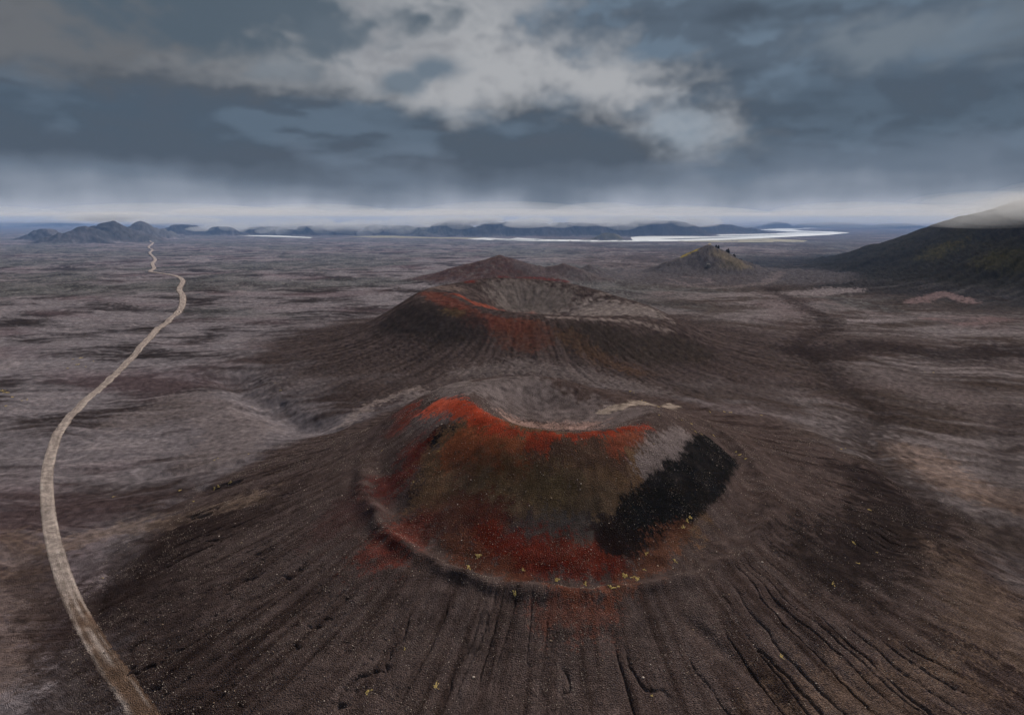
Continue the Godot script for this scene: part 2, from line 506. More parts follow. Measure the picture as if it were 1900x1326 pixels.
func sky_color(az: float, el: float) -> Color:
	# clouds are flat sheets: their pattern is squeezed towards the horizon
	var far := 1.0 / (sin(deg_to_rad(el)) + 0.10)
	var px := sin(deg_to_rad(az)) * far
	var pz := cos(deg_to_rad(az)) * far
	var w1 := n_cloud.get_noise_2d(az / 9.0, el / 5.0)
	var w2 := n_cloud.get_noise_2d(az / 9.0 + 50.0, el / 5.0)
	var w3 := n_cloud.get_noise_2d(az / 24.0 + 9.0, el / 6.0 + 2.0)
	var fine := n_cloud.get_noise_2d(az / 3.4 + 7.0 + 0.8 * w1, el / 1.7 + 0.8 * w2)
	var tiny := n_cloud.get_noise_2d(az / 1.1, el / 0.7)
	var sheet := n_cloud.get_noise_2d(px * 0.5, pz * 0.5)
	var c := PALE.lerp(lin(140, 143, 149), ss(-0.1, 0.7, 0.6 * w1 + 0.4 * fine + 0.12 * tiny + 0.4 * w3))
	# greyer towards the left, broken cover overhead and behind
	c = c.lerp(GREY, 0.85 * ss(-9.0, -30.0, az + 9.0 * w3 + 5.0 * w1))
	var high := ss(17.0, 30.0, el)
	var around := maxf(high, ss(38.0, 60.0, absf(az)))
	c = c.lerp(SLATE.lerp(PALE, ss(-0.35, 0.40, sheet)), around)
	# blue grey cloud right of the gap
	var side := ss(-7.0, 6.0, az - gap_end(el) + 6.0 * w1 + 3.0 * fine + 1.2 * tiny) * (1.0 - around)
	var tone := SLATE.lerp(BLUE, ss(-0.05, 0.50, w2 + 0.5 * fine + 0.1)).lerp(DARK, 0.7 * ss(0.0, 0.5, w3 - 0.3 * w1))
	c = c.lerp(tone, side * 0.95)
	for k in sky_blobs:
		var dx: float = (az - k[0].x) / k[1]
		var dy: float = (el - k[0].y) / k[2]
		if absf(dx) < 2.2 and absf(dy) < 2.2:
			var d: float = sqrt(dx * dx + dy * dy) + k[5] * (w1 + 0.6 * fine)
			c = c.lerp(k[3], k[4] * ss(1.45, 0.35, d))
	# the low bank with its ragged top
	var top := bank_top(az) + 0.6 + 1.1 * w1 + 0.7 * fine + 0.25 * tiny
	var bank := ss(top + 1.1, top - 2.4, el) * (1.0 - 0.55 * side)
	tone = SLATE.lerp(DARK, ss(-0.35, 0.3, w3 + 0.45 * w2 + 0.1))
	tone = tone.lerp(BLUE, 0.45 * ss(0.0, 0.45, -w3 + 0.5 * w1 - 0.05))
	tone = tone.lerp(lin(50, 61, 75), 0.55 * ss(0.1, 0.5, n_cloud.get_noise_2d(az / 11.0 + 3.0, el / 1.8 + 5.0)))
	c = c.lerp(tone, bank * 0.96)
	# rain curtains and mist over the plain, thickest at the ground
	var curtain := n_cloud.get_noise_2d(az / 7.0 + 21.0, el / 9.0)
	var low := el + 1.5 * w3 + 1.0 * curtain
	c = c.lerp(lin(112, 124, 140), 0.75 * ss(6.4, 2.6, low))
	c = c.lerp(lin(142, 151, 165), 0.9 * ss(3.4, 0.9, low))
	c = c.lerp(MIST, ss(1.8, 0.1, el + 0.5 * w3 + 0.7 * curtain))
	return c

func seamless(az: float, el: float) -> Color:
	var c := sky_color(az, el)
	var seam := ss(150.0, 180.0, absf(az))       # closed behind the camera
	return c.lerp(sky_color(-az, el), 0.5 * seam) if seam > 0.0 else c

func make_sky() -> Sky:
	for k in [[0, 128], [150, 136], [350, 142], [520, 165], [600, 148], [700, 172], [780, 200], [840, 222], [900, 192], [980, 184], [1060, 192], [1110, 205], [1180, 238], [1230, 270], [1275, 302], [1330, 308], [1375, 255], [1430, 190], [1520, 150], [1640, 120], [1780, 60], [1900, 0]]:
		sky_knots.append(angles(k[0], k[1]))
	sky_knots.push_front(Vector2(-90, 11.0)); sky_knots.push_front(Vector2(-181, 13.0))
	sky_knots.append(Vector2(100, 13.0)); sky_knots.append(Vector2(181, 13.0))
	for k in [[940, -40], [950, 0], [1010, 50], [1120, 100], [1220, 135], [1270, 165], [1310, 230], [1300, 300], [1280, 420]]:
		gap_knots.append(angles(k[0], k[1]))
	sky_blob(470, 15, 260, 75, lin(82, 96, 109), 0.95, 0.8)
	sky_blob(640, 70, 70, 30, lin(96, 108, 120), 0.7, 0.9)
	sky_blob(803, 124, 46, 20, lin(104, 118, 132), 0.95, 0.6)
	sky_blob(745, 154, 40, 20, lin(108, 121, 134), 0.95, 0.6)
	sky_blob(520, 132, 46, 18, lin(122, 130, 139), 0.8, 0.7)
	sky_blob(1250, 235, 60, 45, lin(138, 152, 166), 0.6, 0.9)
	sky_blob(1730, 70, 140, 40, lin(120, 130, 140), 0.7, 0.9)
	var w := 2048
	var rows := 512
	var lines := []
	lines.resize(rows)
	var work := func(i: int) -> void:
		var line := PackedFloat32Array()
		line.resize(w * 3)
		var el := 90.0 - (i + 0.5) / rows * 90.0
		var a := Color.BLACK
		var b := Color.BLACK
		for j in w:
			var c: Color
			var az := wrapf((j + 0.5) / w * 360.0, -180.0, 180.0)   # the first column looks along -z
			if el < 21.0 and absf(az) < 42.0:
				c = sky_color(az, el)
			else:
				# overhead and behind, every fourth column is enough
				if j % 4 == 0 or j == 0 or a == Color.BLACK:
					a = b if j % 4 == 0 and b != Color.BLACK else seamless(az, el)
					b = seamless(wrapf(az + 4.0 * 360.0 / w, -180.0, 180.0), el)
				c = a.lerp(b, (j % 4) / 4.0)
			line[j * 3] = c.r / EXPO
			line[j * 3 + 1] = c.g / EXPO
			line[j * 3 + 2] = c.b / EXPO
		lines[i] = line
	share(rows, work)
	var low := PackedFloat32Array()
	low.resize(w * 3)
	for j in w:
		low[j * 3] = MIST.r / EXPO * 0.7; low[j * 3 + 1] = MIST.g / EXPO * 0.7; low[j * 3 + 2] = MIST.b / EXPO * 0.7
	var data := PackedByteArray()
	for i in rows * 2:
		data.append_array((lines[i] if i < rows else low).to_byte_array())
	var m := PanoramaSkyMaterial.new()
	m.panorama = ImageTexture.create_from_image(Image.create_from_data(w, rows * 2, false, Image.FORMAT_RGBF, data))
	var sky := Sky.new()
	sky.sky_material = m
	return sky

# ------------------------------------------------------------------ materials
func noise_texture(seed_: int, freq: float, octaves: int, size: int, lo: float, hi: float) -> NoiseTexture2D:
	var n := FastNoiseLite.new()
	n.seed = seed_
	n.noise_type = FastNoiseLite.TYPE_SIMPLEX_SMOOTH
	n.fractal_octaves = octaves
	n.frequency = freq
	var t := NoiseTexture2D.new()
	t.width = size; t.height = size
	t.seamless = true
	t.noise = n
	var g := Gradient.new()
	g.set_color(0, Color(lo, lo, lo)); g.set_color(1, Color(hi, hi, hi))
	t.color_ramp = g
	return t

var ground_material: StandardMaterial3D

func make_materials() -> void:
	ground_material = StandardMaterial3D.new()
	ground_material.resource_name = "volcanic_ash"
	ground_material.vertex_color_use_as_albedo = true
	ground_material.roughness = 0.95
	ground_material.specular_mode = BaseMaterial3D.SPECULAR_DISABLED
	ground_material.albedo_texture = noise_texture(3, 0.07, 5, 1024, 0.5, 1.0)
	ground_material.uv1_triplanar = true
	ground_material.uv1_world_triplanar = true
	ground_material.uv1_scale = Vector3.ONE / 31.0
	ground_material.detail_enabled = true
	ground_material.detail_albedo = noise_texture(4, 0.06, 5, 1024, 0.66, 1.0)
	ground_material.detail_blend_mode = BaseMaterial3D.BLEND_MODE_MUL
	ground_material.detail_uv_layer = BaseMaterial3D.DETAIL_UV_2
	ground_material.uv2_triplanar = true
	ground_material.uv2_world_triplanar = true
	ground_material.uv2_scale = Vector3.ONE / 230.0
	ground_material.heightmap_enabled = true
	ground_material.heightmap_texture = noise_texture(8, 0.10, 5, 1024, 0.0, 1.0)
	ground_material.heightmap_scale = 60.0

# ------------------------------------------------------------------ building the ground
const COLS := 920
const SPAN := 44.0

func ground_rows() -> PackedFloat32Array:
	var d := PackedFloat32Array([4.0, 12, 20, 28, 36, 44, 52, 60])
	var t := 53.0
	while t > 11.8:
		d.append(EYE.y / tan(deg_to_rad(t)))
		t -= 0.055 if t > 19.0 else 0.075
	var x := d[-1]
	while x < 9000.0:
		x *= 1.006
		d.append(x)
	while x < 32000.0:
		x *= 1.035
		d.append(x)
	return d

func kind_at(x: float, z: float) -> int:
	var r := Vector2(x, z).distance_to(C1)
	if r < 112.0 and z > -290.0:
		return 1
	if Vector2(x, z).distance_to(C2) < 150.0:
		return 2
	if x > 300.0 and Vector2(x, z).distance_to(Vector2(1000, -1080)) < 570.0:
		return 3
	if x * x + z * z > 640.0 * 640.0:
		var best := 2.0
		var who := 0
		for k: Hill in hills_near(x, z):
			var y := hill_height(k, x, z)
			if y > best:
				best = y
				who = 4 + k.number
		return who
	return 0

func structure(called: String, mesh: Mesh, m: Material, label := "") -> MeshInstance3D:
	var o := MeshInstance3D.new()
	o.name = called
	o.mesh = mesh
	o.material_override = m
	o.set_meta("kind", "structure")
	if label:
		o.set_meta("label", label)
	add_child(o, true)
	return o

func sheet(rows: PackedFloat32Array, from: float, to: float, cols: int, plain: bool) -> void:
	var count := rows.size()
	var pos := []
	var col := []
	var kin := []
	pos.resize(count); col.resize(count); kin.resize(count)
	var work := func(i: int) -> void:
		var p := PackedVector3Array()
		var c := PackedColorArray()
		var k := PackedInt32Array()
		p.resize(cols + 1); c.resize(cols + 1); k.resize(cols + 1)
		var d := rows[i]
		for j in cols + 1:
			var a := deg_to_rad(lerpf(from, to, j / float(cols)))
			var x := sin(a) * d
			var z := -cos(a) * d
			var y := height(x, z)
			p[j] = Vector3(x, y, z)
			c[j] = ground_color(x, z, y)
			k[j] = 0 if plain else kind_at(x, z)
		pos[i] = p; col[i] = c; kin[i] = k
	share(count, work)
	var nor := []
	nor.resize(count)
	var work2 := func(i: int) -> void:
		var n := PackedVector3Array()
		n.resize(cols + 1)
		var up: PackedVector3Array = pos[mini(i + 1, count - 1)]
		var dn: PackedVector3Array = pos[maxi(i - 1, 0)]
		var me: PackedVector3Array = pos[i]
		for j in cols + 1:
			n[j] = (me[mini(j + 1, cols)] - me[maxi(j - 1, 0)]).cross(up[j] - dn[j]).normalized()
		nor[i] = n
	share(count, work2)
	var kinds := 4 + hills.size()
	var index := []
	var maps := []
	for k in kinds:
		index.append(PackedInt32Array())
	# one index list for each kind, over all vertices; compacted below
	var step := cols + 1
	for i in count - 1:
		var k0: PackedInt32Array = kin[i]
		for j in cols:
			var a := i * step + j
			var b := a + step
			index[k0[j]].append_array(PackedInt32Array([a, b, a + 1, a + 1, b, b + 1]))
	var P := PackedVector3Array()
	var N := PackedVector3Array()
	var C := PackedColorArray()
	for i in count:
		P.append_array(pos[i]); N.append_array(nor[i]); C.append_array(col[i])
	var place := PackedInt32Array()
	place.resize(P.size())
	for k in kinds:
		if index[k].is_empty():
			continue
		place.fill(-1)
		var p := PackedVector3Array()
		var n := PackedVector3Array()
		var c := PackedColorArray()
		var idx: PackedInt32Array = index[k]
		for t in idx.size():
			var v := idx[t]
			if place[v] < 0:
				place[v] = p.size()
				p.append(P[v]); n.append(N[v]); c.append(C[v])
			idx[t] = place[v]
		var arrays := []
		arrays.resize(Mesh.ARRAY_MAX)
		arrays[Mesh.ARRAY_VERTEX] = p
		arrays[Mesh.ARRAY_NORMAL] = n
		arrays[Mesh.ARRAY_COLOR] = c
		arrays[Mesh.ARRAY_INDEX] = idx
		var mesh := ArrayMesh.new()
		mesh.add_surface_from_arrays(Mesh.PRIMITIVE_TRIANGLES, arrays)
		if plain:
			structure("ground", mesh, ground_material, "grey ash plain around the viewpoint, outside the craters")
		elif k == 0:
			structure("ground", mesh, ground_material, "mauve grey volcanic ash plain around the craters")
		elif k == 1:
			structure("crater_cone", mesh, ground_material, "ash cone with orange red crater lip, black patch and dark red foot band")
		elif k == 2:
			structure("crater_cone", mesh, ground_material, "dark ash cone with deep bowl crater and reddish rim, behind the orange-lipped cone")
		elif k == 3:
			structure("mountain", mesh, ground_material, "big dark mountain with greenish moss streaks and its top in cloud")
		else:
			structure(hills[k - 4].name, mesh, ground_material, hills[k - 4].label)

func make_ground() -> void:
	var rows := ground_rows()
	sheet(rows, -SPAN, SPAN, COLS, false)
	var few := PackedFloat32Array()
	for i in range(0, rows.size(), 12):
		few.append(rows[i])
	few.append(rows[-1])
	sheet(few, SPAN, 360.0 - SPAN, 90, true)

# ------------------------------------------------------------------ features traced from the photograph
func trace_hills() -> void:
	var rock := lin(62, 61, 62)
	var basalt := lin(50, 49, 49)
	# red hill behind the two cones, with lower crater rims beside it
	add_hill("hill", "reddish brown ash hill standing behind the second crater", -20, -1016, 150, 120, 0.0, 37, 1.25, 0.14, lin(76, 56, 54))
	add_hill("hill", "low grey ash rim joined to the reddish hill's flank", 75, -985, 95, 70, 0.3, 24, 1.3, 0.2, lin(84, 76, 78))
	add_hill("hill", "small dark ash knob beside the low grey rim", 118, -1030, 60, 50, 0.0, 20, 1.5, 0.2, lin(70, 66, 70))
	add_hill("hill", "small red mound just behind the second crater's rim", -42, -840, 60, 40, 0.0, 17, 0.9, 0.15, lin(80, 54, 51))
	# pointed hill
	add_hill("hill", "steep pointed hill with yellow moss flank and dark crags", 312, -1070, 128, 110, 0.0, 47, 1.25, 0.14, lin(66, 65, 66))
	add_hill("hill", "wide striped ash apron around the pointed hill", 305, -1050, 260, 190, 0.0, 11, 1.2, 0.08, lin(84, 80, 84))
	far_hill("hill", "dark conical hill at the outer end of the fog-capped massif", 115, 452, 95, 420, 0.9, 1.15, 0.25, rock)
	far_hill("hill", "tall dark massif with cloud on its rugged top", 175, 450, 95, 409, 0.9, 1.1, 0.3, rock)
	far_hill("hill", "pale grey shoulder hill of the fog-capped massif", 235, 444, 80, 407, 0.8, 1.15, 0.3, lin(84, 84, 86))
	far_hill("hill", "low dark hill beside the fog-capped massif", 60, 446, 60, 424, 0.8, 0.9, 0.3, rock)
	far_hill("hill", "long low hill between the massif and the white river arm", 320, 436, 90, 416, 0.5, 0.9, 0.35, basalt)
	far_hill("hill", "low rounded hill between the massif and the long ridge", 400, 437, 70, 420, 0.5, 0.9, 0.35, basalt)
	far_hill("hill", "long blue ridge under the fog bank at the thin white river arm", 480, 436, 120, 420, 0.45, 0.8, 0.5, basalt)
	far_hill("hill", "blue ridge under the fog bank behind the end of the thin river arm", 590, 437, 130, 418, 0.45, 0.8, 0.5, basalt)
	far_hill("hill", "blue ridge almost swallowed by the thickest fog", 710, 437, 140, 418, 0.45, 0.8, 0.5, basalt)
	far_hill("hill", "pale flanked hill with mist on its crest behind the river", 835, 438, 100, 412, 0.6, 0.8, 0.35, lin(84, 86, 80))
	far_hill("hill", "dark blue ridge with ragged mist behind the white river arm", 950, 438, 150, 413, 0.45, 0.8, 0.5, basalt)
	far_hill("hill", "dark blue ridge behind the small mossy river knoll", 1090, 438.5, 150, 413, 0.45, 0.8, 0.5, basalt)
	far_hill("hill", "small mossy knoll standing in the river", 1130, 446, 42, 432, 0.5, 0.9, 0.2, lin(84, 82, 66))
	far_hill("hill", "broad dark hill ending the misty ridge by the river bend", 1230, 438, 130, 409, 0.5, 0.8, 0.25, basalt)
	far_hill("hill", "low blue spur running down to the river bend", 1350, 434, 110, 416, 0.5, 0.9, 0.25, basalt)
	far_hill("hill", "small blue cone far behind the river bend", 1450, 424, 50, 409, 0.5, 1.1, 0.2, basalt)
	far_hill("hill", "faint far hill behind the river bend", 1560, 423, 120, 412, 0.4, 0.9, 0.3, basalt)
	far_hill("hill", "faint far ridge beside the big mountain's skyline", 1690, 425, 100, 414, 0.4, 0.9, 0.3, basalt)
	far_hill("hill", "faint blue hill on the horizon beyond the massif's outer end", 40, 421, 120, 404, 0.4, 0.9, 0.3, basalt)
	far_hill("hill", "faint blue ridge on the far horizon behind the massif", 330, 420, 150, 405, 0.3, 0.9, 0.3, basalt)

func trace_cuts() -> void:
	# washed channels and hollows
	cut([1430, 535, 1545, 600, 1480, 640, 1560, 725, 1640, 770, 1600, 810, 1650, 880, 1740, 950, 1650, 1010, 1560, 1035], 5.0, 1.6)
	cut([270, 885, 370, 872, 470, 852], 3.2, 1.5)
	cut([310, 935, 370, 905, 440, 893], 2.2, 1.6)
	cut([440, 700, 490, 745, 540, 775, 600, 790], 13.0, 6.0)
	cut([480, 928, 330, 972, 240, 1025, 190, 1080, 176, 1150], 2.5, 1.0)
	cut([1880, 760, 1870, 860, 1890, 960, 1900, 1060], 9.0, 1.5)
	cut([1290, 1160, 1420, 1270, 1480, 1326], 1.5, 1.0)
	cut([1440, 1120, 1540, 1230, 1620, 1300], 1.4, 1.0)

func trace_patches() -> void:
	var red := lin(120, 51, 37)
	var deep := lin(84, 31, 25)
	var black := lin(24, 24, 25)
	var rust := lin(112, 66, 46)
	var olive := lin(92, 73, 57)
	var grey := lin(100, 92, 93)
	# --- near plain, left
	patch([120, 1010, 250, 975, 470, 925], 5, lin(118, 101, 90), 8, 0.5)
	patch([20, 1000, 40, 1130, 10, 1250], 7, lin(104, 88, 78), 12, 0.45)
	patch([70, 1050, 110, 1200, 160, 1326], 6, lin(48, 38, 34), 6, 0.6)
	patch([300, 1000, 230, 1100, 260, 1250, 330, 1326], 16, lin(40, 32, 31), 18, 0.6)
	patch([250, 780, 350, 740, 450, 790, 400, 850], 14, lin(106, 97, 98), 10, 0.6)
	patch([470, 950, 340, 995, 255, 1048, 212, 1110], 8, lin(40, 32, 30), 9, 0.65)
	# --- right-hand plain: pale fans and a dark channel
	patch([1700, 1000, 1800, 1080, 1850, 1180], 10, lin(104, 88, 78), 16, 0.45)
	patch([1690, 840, 1780, 900, 1880, 930], 12, lin(128, 108, 98), 12, 0.5)
	patch([1500, 1326, 1640, 1280, 1760, 1250], 5, lin(106, 88, 76), 12, 0.4)
	patch([1430, 535, 1545, 600, 1480, 640, 1560, 725, 1640, 770, 1600, 810, 1650, 880, 1740, 950, 1650, 1010, 1560, 1035], 10, lin(42, 35, 33), 24, 0.7)
	patch([1500, 655, 1620, 640, 1760, 660, 1880, 650], 22, lin(44, 38, 38), 26, 0.7)
	patch([1640, 690, 1760, 740], 12, lin(104, 95, 96), 14, 0.6)
	patch([1690, 720, 1800, 740, 1860, 790], 12, lin(98, 88, 88), 12, 0.6)
	patch([1260, 640, 1380, 700, 1450, 760], 12, lin(62, 52, 50), 18, 0.5)
	patch([1600, 880, 1680, 945, 1620, 1015, 1540, 1050], 11, lin(34, 29, 29), 12, 0.75)
	patch([1880, 760, 1870, 860, 1890, 960, 1900, 1060], 7, lin(44, 38, 38), 14, 0.5)
	patch([1490, 545, 1560, 540], 26, ASH_PALE, 22, 0.6)
	patch([1735, 470, 1750, 460], 22, lin(78, 73, 42), 40, 0.4)
	patch([1850, 478, 1900, 482], 30, lin(72, 68, 40), 44, 0.35)
	patch([1265, 476, 1292, 463, 1318, 451], 4.5, lin(150, 134, 66), 5, 0.8)
	patch([1335, 472, 1375, 488], 14, lin(112, 102, 86), 14, 0.6)
	patch([1345, 492, 1370, 495], 10, lin(100, 92, 80), 12, 0.5)
	patch([1238, 516, 1275, 528, 1320, 524, 1310, 516, 1270, 514], 4, lin(118, 107, 110), 9, 0.5)
	patch([1585, 595, 1615, 595], 8, ASH_PALE, 4, 0.7)
	patch([1700, 560, 1750, 545, 1800, 560], 10, lin(122, 104, 106), 10, 0.7)
	patch([1730, 590, 1790, 600, 1850, 590], 10, lin(118, 100, 102), 10, 0.65)
	patch([1820, 550, 1860, 556], 9, lin(52, 48, 48), 8, 0.8)
	patch([1740, 596, 1800, 594], 8, lin(84, 78, 80), 6, 0.6)
	patch([1240, 525, 1330, 535, 1420, 525, 1450, 505], 8, lin(114, 105, 107), 12, 0.5)
	# --- second cone
	patch([800, 545, 835, 562, 880, 590, 960, 605], 8, lin(104, 56, 44), 10, 0.6)
	patch([845, 546, 880, 562, 920, 574, 990, 581], 3.0, lin(132, 66, 50), 5, 0.7)
	patch([870, 522, 930, 515, 1000, 516, 1050, 522], 4, lin(96, 46, 40), 6, 0.8)
	patch([960, 610, 980, 625], 16, lin(86, 54, 44), 16, 0.6)
	patch([740, 590, 800, 590, 850, 610], 18, lin(48, 43, 42), 12, 0.85)
	patch([1100, 625, 1200, 650, 1270, 650], 20, lin(52, 46, 43), 14, 0.8)
	patch([1050, 620, 1110, 660, 1180, 690], 7, lin(80, 60, 46), 12, 0.5)
	patch([1020, 588, 1100, 592, 1180, 597, 1235, 612], 2.6, lin(138, 126, 124), 8, 0.6)
	patch([1040, 580, 1075, 562, 1130, 545], 2.6, lin(134, 124, 123), 8, 0.6)
	patch([1110, 575, 1180, 575], 20, lin(128, 119, 118), 24, 0.75)
	patch([810, 533, 840, 535], 10, lin(118, 103, 99), 12, 0.55)
	patch([960, 550, 1010, 560], 24, lin(110, 102, 100), 24, 0.75)
	patch([830, 575, 850, 582], 4, lin(110, 90, 56), 8, 0.25)
	patch([880, 690, 960, 680, 1050, 690, 1180, 720], 14, lin(104, 96, 97), 16, 0.55)
	# --- first cone: upper shoulder and bowl
	patch([640, 785, 700, 745, 770, 722, 860, 712], 3, lin(136, 124, 122), 9, 0.6)
	patch([770, 735, 850, 725, 900, 712, 980, 705], 7, grey, 7, 0.8)
	patch([940, 745, 1000, 755, 1080, 770, 1150, 770], 10, lin(106, 97, 98), 8, 0.7)
	patch([1120, 762, 1170, 752, 1200, 748, 1250, 752], 2.4, lin(160, 146, 136), 3, 0.7)
	patch([950, 780, 1020, 790, 1100, 788], 2.6, lin(160, 130, 122), 5, 0.6)
	patch([740, 790, 750, 760], 4, lin(110, 52, 42), 5, 0.75)
	patch([790, 770, 830, 775], 5, grey, 5, 0.6)
	patch([800, 755, 860, 758], 3.4, lin(176, 76, 50), 4, 0.8)
	patch([810, 812, 850, 800], 4.2, black, 3.0, 0.92)
	patch([780, 840, 790, 850], 3, lin(40, 42, 44), 3, 0.7)
	# left flank
	patch([775, 830, 760, 880, 720, 900], 4, deep, 7, 0.7)
	patch([800, 870, 800, 900, 830, 930], 3, lin(34, 29, 29), 5, 0.7)
	patch([720, 780, 700, 810], 6, lin(66, 56, 56), 6, 0.7)
	patch([820, 915, 800, 960, 760, 990, 720, 1020], 5, lin(92, 38, 28), 8, 0.65)
	patch([790, 880, 780, 905], 4, lin(44, 38, 38), 4, 0.7)
	patch([680, 920, 640, 960], 7, lin(66, 40, 39), 10, 0.45)
	# steep face
	patch([880, 840, 960, 860, 1080, 900, 1180, 900], 15, olive, 7, 0.85)
	patch([870, 820, 930, 830, 960, 850], 7, rust, 5, 0.9)
	patch([1020, 830, 1120, 830], 6, lin(70, 54, 48), 5, 0.85)
	patch([1140, 818, 1175, 806], 3, lin(120, 62, 46), 4, 0.7)
	patch([880, 920, 960, 940, 1100, 960], 9, lin(78, 66, 55), 9, 0.75)
	patch([1000, 925, 1080, 945], 4, lin(50, 45, 40), 6, 0.6)
	patch([920, 895, 1020, 905], 4, lin(92, 78, 56), 7, 0.5)
	patch([850, 960, 910, 985], 7, lin(64, 40, 36), 6, 0.8)
	patch([900, 960, 940, 990, 960, 1010], 5, lin(64, 32, 27), 8, 0.6)
	patch([960, 985, 1050, 985, 1110, 990], 3.6, lin(58, 56, 58), 4, 0.8)
	patch([910, 1010, 980, 1035, 1060, 1035, 1130, 1030], 5, lin(82, 31, 22), 5, 0.85)
	patch([1215, 870, 1240, 842, 1285, 820], 5, lin(108, 99, 100), 3.4, 0.9)
	patch([1335, 832, 1305, 880, 1245, 928, 1190, 965], 5.8, black, 1.8, 0.97)
	patch([1250, 940, 1200, 985, 1150, 1000], 4.6, black, 2.2, 0.93)
	patch([1130, 985, 1180, 1020], 4, lin(30, 24, 24), 4, 0.8)
	patch([840, 1000, 890, 1045, 960, 1075, 1060, 1090, 1140, 1090, 1200, 1055, 1260, 985], 2.4, lin(84, 55, 44), 4, 0.75)
	patch([1040, 1125, 1100, 1130], 4, lin(100, 58, 46), 6, 0.5)
	patch([868, 748, 890, 774, 930, 797, 980, 808, 1050, 809, 1120, 803, 1200, 789], 1.4, red, 2.8, 0.92)
	patch([850, 752, 885, 765, 915, 785], 3.4, lin(140, 58, 40), 4.5, 0.8)
	patch([985, 816, 1008, 824], 1.8, red, 3, 0.8)

# ------------------------------------------------------------------ road
const ROAD := [268, 1330, 216, 1253, 171, 1183, 133, 1112, 108, 1042, 93, 982, 86, 911, 90, 856, 105, 806, 126, 776, 161, 740, 209, 698, 236, 670, 266, 636, 290, 611, 316, 590, 333, 575, 338, 562, 338, 548, 332, 537, 337, 526, 338, 520, 328, 513, 310, 509, 279, 504, 285, 498, 282, 489, 287, 483, 285, 478, 277, 469, 282, 464, 275, 459, 283, 451, 278, 447]

func make_road() -> void:
	var curve := Curve3D.new()
	curve.bake_interval = 1.5
	var pts := []
	# the track goes on behind the viewpoint
	pts.append(Vector3(10, 0, -20))
	pts.append(Vector3(-36, 0, -72))
	for i in range(0, ROAD.size(), 2):
		pts.append(ground_at(ROAD[i], ROAD[i + 1]) * Vector3(1, 0, 1))
	for i in pts.size():
		var a: Vector3 = pts[maxi(i - 1, 0)]
		var b: Vector3 = pts[mini(i + 1, pts.size() - 1)]
		var tan_ := (b - a).normalized()
		var back: float = pts[i].distance_to(a) * 0.33
		var ahead: float = pts[i].distance_to(b) * 0.33
		curve.add_point(pts[i], -tan_ * back, tan_ * ahead)
	var length := curve.get_baked_length()
	var st := SurfaceTool.new()
	st.begin(Mesh.PRIMITIVE_TRIANGLES)
	var across := [-2.2, -1.6, -1.25, -0.8, -0.2, 0.3, 0.9, 1.3, 1.65, 2.3]
	var lift := [-0.22, 0.0, 0.05, 0.02, 0.06, 0.02, 0.05, 0.03, 0.0, -0.22]
	var pale := lin(178, 166, 161)
	var dark := lin(84, 66, 54)
	var s := 0.0
	var n := 0
	while s < length:
		var p := curve.sample_baked(s)
		var q := curve.sample_baked(minf(s + 1.0, length)) - curve.sample_baked(maxf(s - 1.0, 0.0))
		var side := Vector3(-q.z, 0, q.x).normalized()
		var dist := p.length()
		var base := maxf(0.17, dist * 0.0006)
		var wide := 1.0 + 0.7 * ss(250.0, 900.0, dist)
		for k in across.size():
			var wob := 0.12 * n_mid.get_noise_2d(s / 9.0, k * 3.0) * (1.0 if k in [0, 1, 8, 9] else 0.3)
			var w: Vector3 = p + side * (across[k] * wide + wob)
			w.y = height(w.x, w.z) + base + lift[k] * (1.0 + dist * 0.002)
			var g := n_fine.get_noise_2d(s / 2.5, across[k] * 1.3)
			var c := pale.lerp(lin(120, 110, 106), 0.5 + 0.6 * n_mid.get_noise_2d(s / 30.0, across[k] * 0.9))
			# damp mud where the track runs along the foot of the cone, drier on its outer edge
			var wet := ss(156.0, 136.0, -w.z + 9.0 * n_mid.get_noise_2d(s / 6.0, across[k])) * ss(-2.2, -1.0, across[k] + 1.0 * n_mid.get_noise_2d(s / 11.0, 4.0))
			c = c.lerp(dark, 0.92 * wet * ss(-0.35, 0.05, n_mid.get_noise_2d(s / 60.0, across[k] * 1.6) + 0.14))
			if k in [0, 9]:
				c = lin(70, 58, 54)
			g = (1.0 + 0.25 * g) * TEXTURE_GAIN
			st.set_color(Color(c.r * g, c.g * g, c.b * g))
			st.add_vertex(w)
		if n > 0:
			var a := (n - 1) * across.size()
			for k in across.size() - 1:
				for t in [a + k, a + across.size() + k, a + k + 1, a + k + 1, a + across.size() + k, a + across.size() + k + 1]:
					st.add_index(t)
		n += 1
		s += 1.2 if dist < 500.0 else 4.0
	st.generate_normals()
	structure("road", st.commit(), ground_material, "pale single-lane gravel track winding across the plain")

# ------------------------------------------------------------------ river
func river_sheet(called: String, label: String, outline: Array, m: Material, lift: float) -> void:
	var flat := PackedVector2Array()
	for i in range(0, outline.size(), 2):
		var d := ray(outline[i], outline[i + 1])
		var t := -(EYE.y - lift) / d.y
		flat.append(Vector2(d.x * t, d.z * t))
	var idx := Geometry2D.triangulate_polygon(flat)
	var st := SurfaceTool.new()
	st.begin(Mesh.PRIMITIVE_TRIANGLES)
	for p in flat:
		st.set_normal(Vector3.UP)
		st.add_vertex(Vector3(p.x, lift, p.y))
	for i in idx:
		st.add_index(i)
	structure(called, st.commit(), m, label)

